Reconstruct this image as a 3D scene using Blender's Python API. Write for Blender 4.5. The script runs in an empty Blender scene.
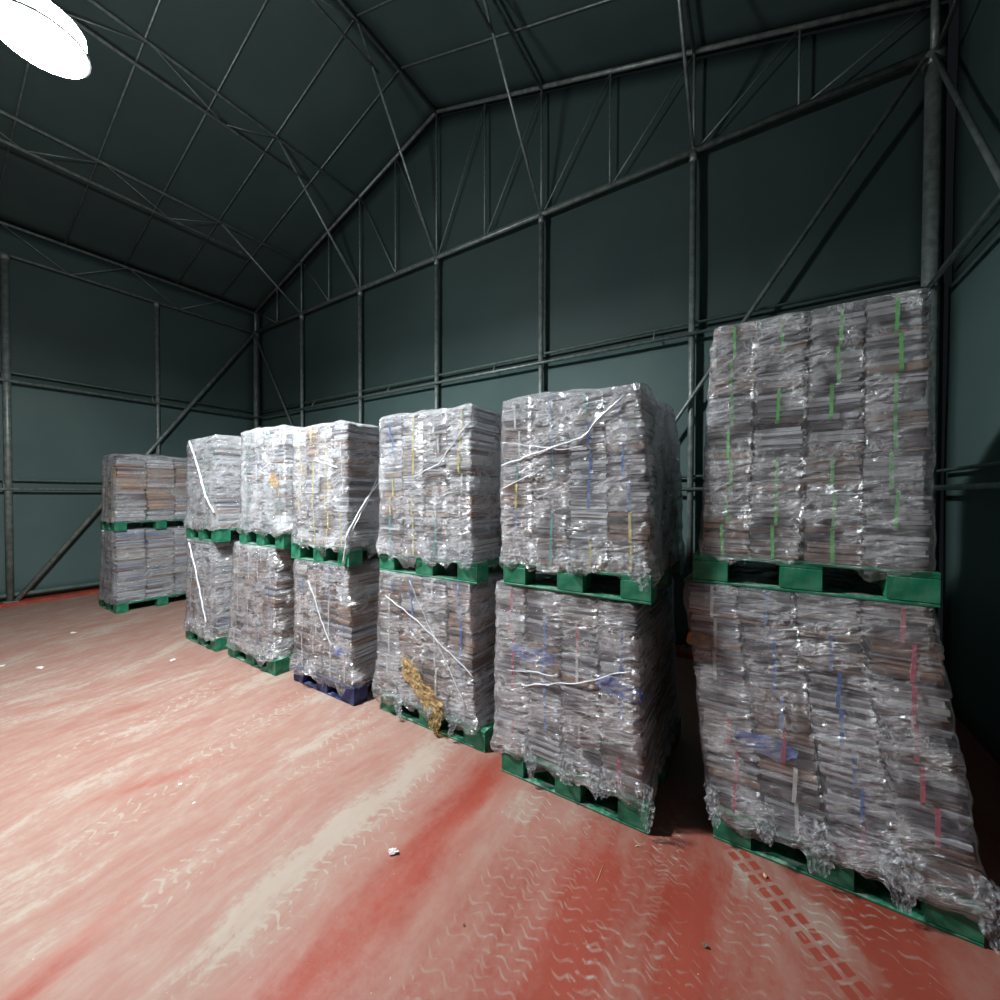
import bpy, math, random
from mathutils import Vector, Matrix, noise

C = bpy.context.scene.collection
R = math.radians

# ------------------------------------------------------------------ camera
F_PX = 405.623
YAW, PITCH, ROLL = .5708, -.0156, .0023
EYE = 1.8
cam_d = bpy.data.cameras.new('camera'); cam = bpy.data.objects.new('camera', cam_d); C.objects.link(cam)
cam_d.sensor_fit = 'HORIZONTAL'; cam_d.sensor_width = 36.0; cam_d.lens = 36.0 * F_PX / 1000.0
cam_d.clip_start = 0.05; cam_d.clip_end = 60
fw = Vector((-math.sin(YAW) * math.cos(PITCH), math.cos(YAW) * math.cos(PITCH), math.sin(PITCH)))
rt = Vector((math.cos(YAW), math.sin(YAW), 0)); up = rt.cross(fw)
r2 = rt * math.cos(ROLL) + up * math.sin(ROLL); u2 = up * math.cos(ROLL) - rt * math.sin(ROLL)
mw = Matrix((r2, u2, -fw)).transposed().to_4x4(); mw.translation = Vector((0, 0, EYE))
cam.matrix_world = mw
bpy.context.scene.camera = cam

# ------------------------------------------------------------------ light and exposure
LAMP_MAIN = (-3.62, .582, 4.45); LAMP_MAIN_W = 450   # downward through the lens
LAMP_SLEEVE = 470.                                   # radiance of the opal sleeve above the lens
LAMP_SPREAD = R(180)
LAMP_COL = (.93, .98, 1.0)
sc = bpy.context.scene
sc.view_settings.view_transform = 'Standard'; sc.view_settings.look = 'None'
sc.view_settings.exposure = 0.0; sc.view_settings.gamma = 1.0; sc.view_settings.use_curve_mapping = False
world = bpy.data.worlds.new('world'); sc.world = world; world.use_nodes = True
world.node_tree.nodes['Background'].inputs[0].default_value = (.05, .06, .07, 1)
world.node_tree.nodes['Background'].inputs[1].default_value = .1

# ------------------------------------------------------------------ node helpers
class NT:
    def __init__(s, name):
        s.m = bpy.data.materials.new(name); s.m.use_nodes = True; s.t = s.m.node_tree; s.t.nodes.clear()
        s.out = s.t.nodes.new('ShaderNodeOutputMaterial')
    def n(s, kind, **kw):
        nd = s.t.nodes.new(kind)
        for k, v in kw.items(): setattr(nd, k, v)
        return nd
    def put(s, sock, v):
        if v is None: return
        if isinstance(v, bpy.types.NodeSocket): s.t.links.new(v, sock)
        else: sock.default_value = v
    def ma(s, op, a, b=None, c=None, clamp=False):
        nd = s.n('ShaderNodeMath', operation=op, use_clamp=clamp)
        s.put(nd.inputs[0], a); s.put(nd.inputs[1], b)
        if c is not None: s.put(nd.inputs[2], c)
        return nd.outputs[0]
    def add(s, a, b): return s.ma('ADD', a, b)
    def sub(s, a, b): return s.ma('SUBTRACT', a, b)
    def mul(s, a, b): return s.ma('MULTIPLY', a, b)
    def vec(s, x, y, z):
        nd = s.n('ShaderNodeCombineXYZ')
        for i, v in enumerate((x, y, z)): s.put(nd.inputs[i], v)
        return nd.outputs[0]
    def noise(s, v, scale=5., detail=3., rough=.5, dist=0.):
        nd = s.n('ShaderNodeTexNoise'); s.put(nd.inputs['Vector'], v)
        nd.inputs['Scale'].default_value = scale; nd.inputs['Detail'].default_value = detail
        nd.inputs['Roughness'].default_value = rough; nd.inputs['Distortion'].default_value = dist
        return nd.outputs['Fac']
    def mapr(s, v, a, b, c=0., d=1.):
        nd = s.n('ShaderNodeMapRange', clamp=True, interpolation_type='SMOOTHSTEP')
        s.put(nd.inputs['Value'], v)
        for k, q in zip(('From Min', 'From Max', 'To Min', 'To Max'), (a, b, c, d)): nd.inputs[k].default_value = q
        return nd.outputs['Result']
    def mix(s, f, a, b, blend='MIX'):
        nd = s.n('ShaderNodeMix', data_type='RGBA', blend_type=blend)
        s.put(nd.inputs[0], f); s.put(nd.inputs[6], a); s.put(nd.inputs[7], b)
        return nd.outputs[2]
    def bump(s, h, strength=.3, dist=.01):
        nd = s.n('ShaderNodeBump'); s.put(nd.inputs['Height'], h)
        nd.inputs['Strength'].default_value = strength; nd.inputs['Distance'].default_value = dist
        return nd.outputs['Normal']
    def coord(s, what='Object'):
        return s.n('ShaderNodeTexCoord').outputs[what]
    def scaled(s, v, sx, sy, sz):
        nd = s.n('ShaderNodeMapping'); s.put(nd.inputs['Vector'], v); nd.inputs['Scale'].default_value = (sx, sy, sz)
        return nd.outputs[0]
    def bsdf(s, col, rough=.6, metal=0., normal=None, spec=.5):
        nd = s.n('ShaderNodeBsdfPrincipled')
        s.put(nd.inputs['Base Color'], col); s.put(nd.inputs['Roughness'], rough); s.put(nd.inputs['Metallic'], metal)
        nd.inputs['Specular IOR Level'].default_value = spec
        if normal is not None: s.put(nd.inputs['Normal'], normal)
        return nd.outputs[0]
    def done(s, sh): s.t.links.new(sh, s.out.inputs[0]); return s.m

def c4(r, g, b): return (r, g, b, 1)

def mat_plain(name, col, rough=.6, metal=0., vary=.25, scale=9., spec=.5, bump=.1):
    n = NT(name); co = n.coord()
    f = n.noise(co, scale, 5, .6)
    dark = c4(*[k * (1 - vary) for k in col[:3]]); lite = c4(*[min(1, k * (1 + vary)) for k in col[:3]])
    c = n.mix(n.mapr(f, .3, .7), dark, lite)
    return n.done(n.bsdf(c, rough, metal, n.bump(n.noise(co, scale * 6, 4, .6), bump, .004), spec))

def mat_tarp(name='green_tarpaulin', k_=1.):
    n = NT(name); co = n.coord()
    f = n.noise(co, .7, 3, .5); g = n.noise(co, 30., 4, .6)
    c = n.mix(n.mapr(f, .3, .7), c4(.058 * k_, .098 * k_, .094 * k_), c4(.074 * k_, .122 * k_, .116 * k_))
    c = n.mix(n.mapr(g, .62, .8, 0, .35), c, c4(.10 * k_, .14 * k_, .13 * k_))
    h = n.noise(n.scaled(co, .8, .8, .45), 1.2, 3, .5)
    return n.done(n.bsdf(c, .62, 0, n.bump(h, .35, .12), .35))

def mat_pallet(name, col, dust):
    n = NT(name); co = n.coord()
    c = n.mix(n.mapr(n.noise(co, 6, 4, .6), .35, .7), c4(*col), c4(*[k * 1.7 for k in col]))
    sep = n.n('ShaderNodeSeparateXYZ'); geo = n.n('ShaderNodeNewGeometry')
    n.put(sep.inputs[0], geo.outputs['Normal'])
    d = n.mul(n.mapr(n.noise(co, 14, 6, .65), .42, .62), n.mapr(sep.outputs[2], .3, .9, .12, .8))
    c = n.mix(d, c, c4(*dust))
    return n.done(n.bsdf(c, .5, 0, n.bump(n.noise(n.scaled(co, 2, 40, 40), 3, 3), .15, .004), .4))

def mat_paper():
    n = NT('newsprint_paper')
    at = n.n('ShaderNodeAttribute', attribute_name='Col', attribute_type='GEOMETRY')
    co = n.coord(); oi = n.n('ShaderNodeObjectInfo')
    st = n.noise(n.scaled(co, 5, 5, 260), 1., 3, .7)
    blot = n.noise(n.scaled(co, 18, 18, 70), 1., 4, .65)
    c = n.mix(n.mapr(st, .36, .56, .38, .0), at.outputs['Color'], c4(.05, .05, .055))
    c = n.mix(n.mapr(blot, .60, .72, 0, .4), c, c4(.12, .11, .13))
    c = n.mix(n.mapr(oi.outputs['Random'], .3, 1, 0, .4), c, c4(.36, .28, .27), 'MULTIPLY')
    return n.done(n.bsdf(c, .75, 0, n.bump(st, .5, .004), .25))

def mat_loose(name, col, tcol, f_):
    n = NT(name); co = n.coord()
    h = n.noise(co, 34., 3, .55, .8)
    nor = n.bump(h, 1., .02)
    tr = n.n('ShaderNodeBsdfTransparent'); tr.inputs[0].default_value = c4(*tcol)
    m = n.n('ShaderNodeMixShader'); n.put(m.inputs[0], n.mapr(h, .42, .62, f_ * .6, min(1, f_ * 1.5)))
    n.put(m.inputs[1], tr.outputs[0]); n.put(m.inputs[2], n.bsdf(c4(*col), .16, 0, nor, .9))
    return n.done(m.outputs[0])

def mat_film():
    n = NT('clear_stretch_film')
    uv = n.n('ShaderNodeUVMap', uv_map='UVMap').outputs[0]
    op = n.n('ShaderNodeAttribute', attribute_name='frost', attribute_type='GEOMETRY').outputs['Fac']
    sep = n.n('ShaderNodeSeparateXYZ'); n.put(sep.inputs[0], uv)
    u, v = sep.outputs[0], sep.outputs[1]
    # stretched, slanting wrinkles (the film is wound round under tension)
    sl = n.vec(n.mul(n.add(u, n.mul(v, .5)), 4.), n.mul(n.sub(v, n.mul(u, .22)), 20.), 0.)
    a = n.noise(sl, 1.3, 5, .6, .7)
    ridge = n.ma('POWER', n.sub(1., n.ma('ABSOLUTE', n.mul(n.sub(a, .5), 6.), clamp=True)), 3.)
    b = n.noise(uv, 15., 5, .7, 1.8)
    ridge2 = n.ma('POWER', n.sub(1., n.ma('ABSOLUTE', n.mul(n.sub(b, .5), 7.), clamp=True)), 4.)
    crk = n.ma('MAXIMUM', n.mul(ridge, n.mapr(n.noise(uv, 3.1, 2), .42, .6)), n.mul(ridge2, n.mapr(n.noise(uv, 4.3, 2), .5, .62)))
    cloud = n.mapr(n.noise(uv, 2.6, 4, .6, .5), .45, .75, 0., .16)
    h = n.add(n.add(n.mul(a, 1.2), n.mul(b, .8)), n.mul(n.noise(uv, 75., 4, .7, 1.), .3))
    nor = n.bump(h, 1., .034)
    f1 = n.ma('ADD', n.add(n.mul(op, .55), cloud), n.mul(crk, .85), clamp=True)
    f1 = n.add(.035, n.mul(f1, .85))
    tr = n.n('ShaderNodeBsdfTransparent'); tr.inputs[0].default_value = c4(.96, .97, .98)
    df = n.n('ShaderNodeBsdfDiffuse'); df.inputs[0].default_value = c4(.9, .92, .96); n.put(df.inputs['Normal'], nor)
    tl = n.n('ShaderNodeBsdfTranslucent'); tl.inputs[0].default_value = c4(.75, .78, .8)
    m0 = n.n('ShaderNodeMixShader'); m0.inputs[0].default_value = .3
    n.put(m0.inputs[1], df.outputs[0]); n.put(m0.inputs[2], tl.outputs[0])
    m1 = n.n('ShaderNodeMixShader'); n.put(m1.inputs[0], f1); n.put(m1.inputs[1], tr.outputs[0]); n.put(m1.inputs[2], m0.outputs[0])
    gl = n.n('ShaderNodeBsdfGlossy'); gl.inputs['Roughness'].default_value = .19; gl.inputs[0].default_value = c4(.95, .97, 1)
    n.put(gl.inputs['Normal'], nor)
    lw = n.n('ShaderNodeLayerWeight'); lw.inputs[0].default_value = .25
    f2 = n.ma('ADD', n.mul(lw.outputs['Fresnel'], .35), n.add(.09, n.mul(crk, .5)), clamp=True)
    m2 = n.n('ShaderNodeMixShader'); n.put(m2.inputs[0], f2); n.put(m2.inputs[1], m1.outputs[0]); n.put(m2.inputs[2], gl.outputs[0])
    return n.done(m2.outputs[0])

def mat_floor():
    n = NT('red_painted_concrete')
    geo = n.coord('Object'); sep = n.n('ShaderNodeSeparateXYZ'); n.put(sep.inputs[0], geo)
    x, y = sep.outputs[0], sep.outputs[1]
    wob = n.mul(n.sub(n.noise(n.vec(n.mul(x, .5), n.mul(y, .6), 0.), 1., 2), .5), .5)
    xs = n.add(n.add(x, wob), n.mul(n.mul(y, n.add(x, 0.)), -.045))      # wheel paths fan out a little
    s1 = n.noise(n.vec(n.mul(xs, 2.8), n.mul(y, .75), 0.), 1., 5, .6)
    s2 = n.noise(n.vec(n.mul(xs, 13.), n.mul(y, 4.), 3.), 1., 4, .65)
    s3 = n.noise(geo, 26., 5, .7)
    base = n.mapr(x, -3.0, .7, .86, .26)
    d = n.add(base, n.mul(n.sub(s1, .5), 1.15))
    d = n.add(d, n.mul(n.sub(s2, .5), .5))
    d = n.add(d, n.mul(n.sub(s3, .5), .55))
    def band(x0, w, amp, y0, y1, dx=0.):
        q = n.sub(xs if w > .1 else x, n.add(x0, n.mul(n.sub(y, 1.5), dx)))
        g = n.ma('EXPONENT', n.mul(n.mul(q, q), -1. / (w * w)))
        g = n.mul(g, n.mul(n.mapr(y, y0 - .3, y0 + .3), n.mapr(y, y1 - .3, y1 + .3, 1, 0)))
        return n.mul(g, amp)
    for a in [(-1.72, .11, .42, .6, 2.2, -.1), (-1.28, .13, -.6, .3, 2.3, -.02), (-.62, .13, -.5, 1., 2.0, 0.), (-.22, .09, -.45, 1., 2.1, 0.),
              (-2.7, .07, -.6, .0, .55, -.4), (-3.0, .07, -.5, .7, 1.15, .3), (.5, .1, -.35, 1.2, 2.5, 0.)]:
        d = n.add(d, band(*a))
    # tyre tread prints: wavy dust ridges inside strips that run towards the stacks
    sw = n.mul(n.noise(geo, 6., 3), 8.)
    gate = n.mul(n.mapr(n.noise(geo, 20., 3, .6), .40, .60), n.mapr(n.noise(geo, 2.4, 3), .38, .60, .4, 1.15))
    sway = n.mul(n.sub(n.noise(n.vec(n.mul(x, .9), n.mul(y, .8), 0.), 1., 1), .5), .22)
    def strip(x0, dx, w, pitch, amp, y0, y1, ph=0.):
        a = n.add(n.sub(x, n.add(x0, n.mul(n.sub(y, 1.8), dx))), sway)
        inside = n.mapr(n.ma('ABSOLUTE', a), w * .42, w * .56, 1, 0)
        w1 = n.ma('SINE', n.mul(a, 2 * math.pi * 2.2 / w))
        s = n.ma('SINE', n.add(n.mul(y, 2 * math.pi / pitch), n.add(n.mul(w1, 1.7), sw)))
        ln = n.mapr(s, .45, 1.)
        rng = n.mul(n.mapr(y, y0 - .2, y0 + .2), n.mapr(y, y1 - .2, y1 + .2, 1, 0))
        return n.mul(n.mul(n.sub(n.mul(n.mul(ln, gate), amp), .05), inside), rng)
    k = 0.
    for a in [(-1.02, -.10, .24, .050, .6, .4, 2.5), (-.80, -.02, .2, .044, .5, .4, 2.3), (-.45, .03, .24, .050, .6, 1.1, 2.6), (-.30, -.2, .2, .045, .5, 1.2, 2.6), (-.02, .10, .22, .048, .6, 1., 2.5),
              (.26, .05, .2, .05, .6, 1.2, 2.6), (.5, -.12, .22, .055, .7, 1.2, 2.6), (-.66, -.28, .2, .05, .5, .6, 2.4), (-1.75, -.1, .26, .055, .3, .4, 2.6),
              (-2.5, -.2, .26, .06, .3, .5, 2.9), (-3.3, -.3, .28, .07, .35, .6, 3.2), (-4.3, -.35, .3, .08, .3, .5, 3.4)]:
        k += 3.7; d = n.add(d, strip(*a, ph=k))
    # a diagonal wheel print of red squares in a pale patch before the near pallet
    px, py = n.sub(x, -.09), n.sub(y, 2.35)
    al = n.sub(n.mul(px, .68), n.mul(py, .735)); ac = n.add(n.mul(px, .735), n.mul(py, .68))
    sq = n.mul(n.mapr(n.ma('ABSOLUTE', n.sub(n.ma('FRACT', n.mul(al, 16.)), .5)), .3, .4, 1, 0),
               n.mapr(n.ma('ABSOLUTE', n.sub(n.ma('ABSOLUTE', ac), .03)), .014, .022, 1, 0))
    zone = n.mul(n.mapr(n.ma('ABSOLUTE', n.sub(ac, .03)), .10, .14, 1, 0), n.mapr(n.ma('ABSOLUTE', n.sub(al, .3)), .28, .34, 1, 0))
    d = n.add(d, n.mul(zone, n.sub(.28, n.mul(sq, .8))))
    def blotch(x0, y0, rx, ry, amp):
        a = n.mapr(n.ma('ABSOLUTE', n.add(n.sub(x, x0), n.mul(n.sub(s3, .5), .04))), rx * .8, rx, 1, 0)
        b = n.mapr(n.ma('ABSOLUTE', n.add(n.sub(y, y0), n.mul(n.sub(s2, .5), .1))), ry * .8, ry, 1, 0)
        return n.mul(n.mul(a, b), amp)
    for q in [(-1.13, 2.02, .09, .13, .3), (-.06, 2.17, .035, .12, .35), (.22, 2.13, .1, .12, .3)]: d = n.add(d, blotch(*q))
    d = n.ma('MINIMUM', n.ma('MAXIMUM', d, 0.), 1.1)
    red = n.mix(n.mapr(s1, .3, .7), c4(.27, .048, .030), c4(.33, .072, .048))
    pale = n.mix(n.mapr(s2, .3, .7), c4(.31, .205, .165), c4(.35, .265, .215))
    wt = n.mapr(d, .9, 1.1, 0, .5)
    col = n.mix(n.mul(d, .92), red, pale); col = n.mix(wt, col, c4(.39, .34, .28))
    chip = n.mapr(n.noise(geo, 60., 2, .5), .74, .78, 0, .8)
    col = n.mix(chip, col, c4(.5, .44, .36))
    rough = n.mapr(d, 0, 1, .34, .8)
    nor = n.bump(n.add(n.mul(d, 1.), n.mul(s3, .4)), .25, .006)
    return n.done(n.bsdf(col, rough, 0, nor, .4))

def mat_emit(name, col, st):
    n = NT(name); e = n.n('ShaderNodeEmission'); e.inputs[0].default_value = c4(*col); e.inputs[1].default_value = st
    return n.done(e.outputs[0])

M = dict(
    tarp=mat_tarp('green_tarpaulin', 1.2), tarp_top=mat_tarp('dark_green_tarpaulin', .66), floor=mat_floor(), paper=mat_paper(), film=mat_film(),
    steel=mat_plain('galvanised_steel_tube', (.24, .28, .265), .45, .4, .3, 14, .5),
    hem=mat_plain('tarpaulin_hem', (.12, .18, .15), .6, 0, .25, 12),
    kerb=mat_plain('red_kerb_paint', (.40, .07, .04), .5, 0, .25, 5),
    green=mat_pallet('green_pallet_paint', (.006, .135, .07), (.32, .42, .34)),
    navy=mat_pallet('navy_pallet_paint', (.012, .022, .10), (.2, .22, .3)),
    housing=mat_plain('lamp_housing_metal', (.12, .12, .13), .4, .6, .1),
    lens=mat_emit('lit_lamp_lens', LAMP_COL, 60.), sleeve=mat_emit('lit_opal_sleeve', LAMP_COL, LAMP_SLEEVE),
    twist=mat_plain('twisted_white_film', (.78, .8, .84), .25, 0, .1, 30, .8),
    amber=mat_plain('amber_crumpled_film', (.50, .32, .13), .25, 0, .45, 25, .9, .8),
    amberfilm=mat_loose('amber_film', (.72, .50, .24), (.92, .78, .52), .5), loosefilm=mat_loose('loose_clear_film', (.85, .88, .92), (.96, .97, .98), .22),
    bluebag=mat_plain('blue_plastic_bag', (.10, .17, .50), .3, 0, .35, 25, .8, .8),
    card=mat_plain('brown_cardboard', (.36, .2, .1), .8, 0, .2, 20),
    scrap=mat_plain('white_paper_scrap', (.75, .72, .68), .7, 0, .1, 30),
    stone=mat_plain('grey_stone', (.22, .17, .13), .9, 0, .4, 60),
    straw=mat_plain('dry_straw', (.62, .47, .28), .7, 0, .2, 40),
)
for nm, col in dict(green=(.13, .62, .12), blue=(.07, .20, .55), yellow=(.75, .62, .08), white=(.8, .8, .8), red=(.6, .05, .12), teal=(.08, .42, .38)).items():
    M['strap_' + nm] = mat_plain(nm + '_strapping_band', col, .35, 0, .15, 40, .6)

# ------------------------------------------------------------------ object helpers
def link(name, data, parent=None, loc=None):
    o = bpy.data.objects.new(name, data); C.objects.link(o)
    if parent is not None: o.parent = parent
    if loc is not None: o.location = loc
    return o
def tag(o, label=None, cat=None, group=None, kind=None):
    if label: o['label'] = label
    if cat: o['category'] = cat
    if group: o['group'] = group
    if kind: o['kind'] = kind
    return o
def thing(name, label, cat, loc=(0, 0, 0), group=None, kind=None):
    return tag(link(name, None, None, loc), label, cat, group, kind)

class MB:
    def __init__(s): s.v = []; s.f = []; s.smooth = False
    def box(s, x0, x1, y0, y1, z0, z1, bev=0):
        b = len(s.v)
        if bev:
            pts = []
            for z, i in ((z0, bev), (z0 + bev, 0), (z1 - bev, 0), (z1, bev)):
                pts.append([(x0 + i, y0 + i, z), (x1 - i, y0 + i, z), (x1 - i, y1 - i, z), (x0 + i, y1 - i, z)])
            for r in pts: s.v += r
            s.f.append((b + 3, b + 2, b + 1, b))
            for k in range(3):
                for j in range(4):
                    a0 = b + 4 * k + j; a1 = b + 4 * k + (j + 1) % 4
                    s.f.append((a0, a1, a1 + 4, a0 + 4))
            s.f.append((b + 12, b + 13, b + 14, b + 15))
        else:
            s.v += [(x0, y0, z0), (x1, y0, z0), (x1, y1, z0), (x0, y1, z0), (x0, y0, z1), (x1, y0, z1), (x1, y1, z1), (x0, y1, z1)]
            s.f += [tuple(b + i for i in q) for q in ((3, 2, 1, 0), (4, 5, 6, 7), (0, 1, 5, 4), (1, 2, 6, 5), (2, 3, 7, 6), (3, 0, 4, 7))]
        return s
    def tube(s, pts, r, n=8, cap=True):
        b = len(s.v); pts = [Vector(p) for p in pts]
        rr = r if isinstance(r, (list, tuple)) else [r] * len(pts)
        t0 = (pts[1] - pts[0]).normalized(); ref = Vector((0, 0, 1)) if abs(t0.z) < .9 else Vector((1, 0, 0))
        for i, p in enumerate(pts):
            t = (pts[min(i + 1, len(pts) - 1)] - pts[max(i - 1, 0)]).normalized()
            a = t.cross(ref).normalized(); c = a.cross(t)
            for k in range(n):
                th = 2 * math.pi * k / n; s.v.append(tuple(p + (a * math.cos(th) + c * math.sin(th)) * rr[i]))
        for i in range(len(pts) - 1):
            for k in range(n):
                k2 = (k + 1) % n
                s.f.append((b + i * n + k, b + i * n + k2, b + (i + 1) * n + k2, b + (i + 1) * n + k))
        if cap:
            s.f.append(tuple(b + k for k in range(n))[::-1]); s.f.append(tuple(b + (len(pts) - 1) * n + k for k in range(n)))
        s.smooth = True
        return s
    def mesh(s, name, mat):
        me = bpy.data.meshes.new(name); me.from_pydata([tuple(v) for v in s.v], [], s.f); me.materials.append(mat)
        if s.smooth:
            me.polygons.foreach_set('use_smooth', [len(p.vertices) < 5 for p in me.polygons])
        me.update(); return me
    def build(s, name, mat, parent=None, loc=None): return link(name, s.mesh(name, mat), parent, loc)

def tube_obj(name, a, b, r, mat, label=None, cat=None, group=None, parent=None):
    """a straight tube whose object origin is at its first end"""
    a = Vector(a); b = Vector(b)
    off = parent.location if parent is not None else Vector((0, 0, 0))
    o = MB().tube([(0, 0, 0), b - a], r).build(name, mat, parent, a - off)
    return tag(o, label, cat, group)

# ------------------------------------------------------------------ the tent hall
XL, XR, YB, YF = -10.1, 1.245, 5.0, -6.5
BAY = 1.887; XC = XL + 3 * BAY; CH = 5.604; APEX = 7.925; EAVE = 6.086
def px(i): return XL + 0.0 + i * BAY
def roofz(x): return APEX - (APEX - EAVE) * abs(x - XC) / (3 * BAY)
OUT = .09
def sheet(name, f, nu, nv, th, mat):
    """a thick skin from f(u,v) -> point, outward offset th (Vector)"""
    b = MB(); th = Vector(th)
    for s in (0, 1):
        for j in range(nv + 1):
            for i in range(nu + 1):
                b.v.append(tuple(Vector(f(i / nu, j / nv)) + th * s))
    n1 = (nu + 1) * (nv + 1)
    def q(i, j, s=0): return s * n1 + j * (nu + 1) + i
    for j in range(nv):
        for i in range(nu):
            b.f.append((q(i, j), q(i + 1, j), q(i + 1, j + 1), q(i, j + 1)))
            b.f.append((q(i, j, 1), q(i, j + 1, 1), q(i + 1, j + 1, 1), q(i + 1, j, 1)))
    for i in range(nu):
        b.f.append((q(i, 0), q(i, 0, 1), q(i + 1, 0, 1), q(i + 1, 0))); b.f.append((q(i, nv), q(i + 1, nv), q(i + 1, nv, 1), q(i, nv, 1)))
    for j in range(nv):
        b.f.append((q(0, j), q(0, j + 1), q(0, j + 1, 1), q(0, j, 1))); b.f.append((q(nu, j), q(nu, j, 1), q(nu, j + 1, 1), q(nu, j + 1)))
    b.smooth = True
    o = b.build(name, mat); return o
def rip(a, b): return .02 * (noise.noise(Vector((a * .8, b * .5, 3.1))))

fl = MB().box(XL - .5, XR + .5, YF - .3, YB + .5, -.12, 0).build('floor', M['floor'])
tag(fl, 'red painted concrete floor with pale dust and tyre tread prints', kind='structure')
LX, RX, BY = XL - OUT, XR + OUT, YB + OUT
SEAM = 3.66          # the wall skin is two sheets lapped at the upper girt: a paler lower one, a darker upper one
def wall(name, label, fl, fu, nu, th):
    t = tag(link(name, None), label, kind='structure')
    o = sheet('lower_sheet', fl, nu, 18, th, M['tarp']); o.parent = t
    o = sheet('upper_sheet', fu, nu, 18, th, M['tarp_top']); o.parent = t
def side(X, sg):
    lo = lambda u, v: (X + sg * .02 + rip(u * 11, v * 4), YF + u * (BY - YF), (.06 if sg < 0 else 0) + v * (SEAM - .06))
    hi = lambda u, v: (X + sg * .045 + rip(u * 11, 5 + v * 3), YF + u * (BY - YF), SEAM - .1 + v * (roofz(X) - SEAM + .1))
    return lo, hi
lo, hi = side(LX, -1); wall('wall_left', 'dark green tarpaulin side wall on the left', lo, hi, 40, (-.012, 0, 0))
lo, hi = side(RX, 1); wall('wall_right', 'dark green tarpaulin side wall on the right behind the near stack', lo, hi, 40, (.012, 0, 0))
def gab(y, s):
    return lambda u, v: (LX + u * (RX - LX), y + s * rip(u * 11, v * 6), v * (roofz(LX + u * (RX - LX)) + 0.03))
wall('wall_back', 'dark green tarpaulin gable wall behind the row of stacks',
     lambda u, v: (LX + u * (RX - LX), BY + .02 + rip(u * 11, v * 4), v * SEAM),
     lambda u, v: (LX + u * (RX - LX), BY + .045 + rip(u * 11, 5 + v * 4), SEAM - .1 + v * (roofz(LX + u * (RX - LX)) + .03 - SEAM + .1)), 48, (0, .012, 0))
o = sheet('wall_front', gab(YF, 1), 24, 8, (0, -.02, 0), M['tarp'])
tag(o, 'tarpaulin gable wall behind the viewer', kind='structure')
ROFF = .06
ceil = thing('ceiling', 'dark green tarpaulin pitched roof skin', None, (XC, 0, APEX), kind='structure')
for sgn, lab in ((-1, 'left'), (1, 'right')):
    def f(u, v, sgn=sgn):
        x = XC + sgn * u * (3 * BAY + OUT + .05)
        return (x - XC, YF - .05 + v * (BY + .1 - YF) , roofz(x) + ROFF + .4 * rip(u * 6, v * 11) - APEX)
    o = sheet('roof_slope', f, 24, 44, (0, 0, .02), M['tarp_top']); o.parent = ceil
o = MB().box(XL - .08, XL + .16, YF, YB - .05, 0.0005, .05).build('trim_1', M['kerb']); tag(o, 'clean red kerb along the foot of the left wall', kind='structure')
o = MB().box(XL + .16, XR - .05, YB - .18, YB + .08, 0.0005, .05).build('trim_2', M['kerb']); tag(o, 'red kerb along the foot of the gable wall', kind='structure')
o = MB().tube([(XL - .02, YF, .15), (XL - .02, YB - .1, .15)], .035).build('trim_3', M['hem']); tag(o, 'rolled green hem at the bottom of the left tarpaulin', kind='structure')

# posts
def post(name, x, y, z0, z1, r, label, group):
    t = thing(name, label, 'post', (x, y, z0), group)
    MB().tube([(0, 0, .012), (0, 0, z1 - z0)], r, 12).build('tube', M['steel'], t)
    MB().box(-.08, .08, -.08, .08, 0, .012).build('base_plate', M['steel'], t)
    MB().tube([(0, 0, z1 - z0 - .12), (0, 0, z1 - z0 - .02)], r * 1.25, 12).build('collar', M['steel'], t)
    return t
gl_ = ['corner post where the left wall meets the gable wall', 'gable wall post next to the far corner, above the far pair of stacks',
       'gable wall post second in from the far corner', 'gable wall post under the roof apex',
       'gable wall post just right of the apex, behind the second stack from the right', 'gable wall post seen between the two stacks nearest the viewer',
       'thick corner post behind the tall stack nearest the viewer']
for i in range(7):
    r = .05 if i in (0,) else (.06 if i == 6 else .034)
    post('steel_post', px(i) + (.0 if i else .0), YB, .0505, CH, r, gl_[i], 'gable wall posts')
for k, (y, lab) in enumerate([(3.13, 'left wall post midway, above the far stack'), (1.21, 'left wall post at the left edge of the photo'), (-.65, 'left wall post behind the viewer'), (-2.53, 'rear left wall post behind the viewer')]):
    post('steel_post', XL, y, .0505, CH, .034 if k == 0 else .045, lab, 'left wall posts')
for k, y in enumerate([3.11, 1.22, -.67, -2.55]):
    post('steel_post', XR, y, 0, CH, .034, ['right wall post hidden behind the near stack', 'right wall post beside the viewer', 'right wall post behind the viewer', 'rear right wall post behind the viewer'][k], 'right wall posts')

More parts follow.
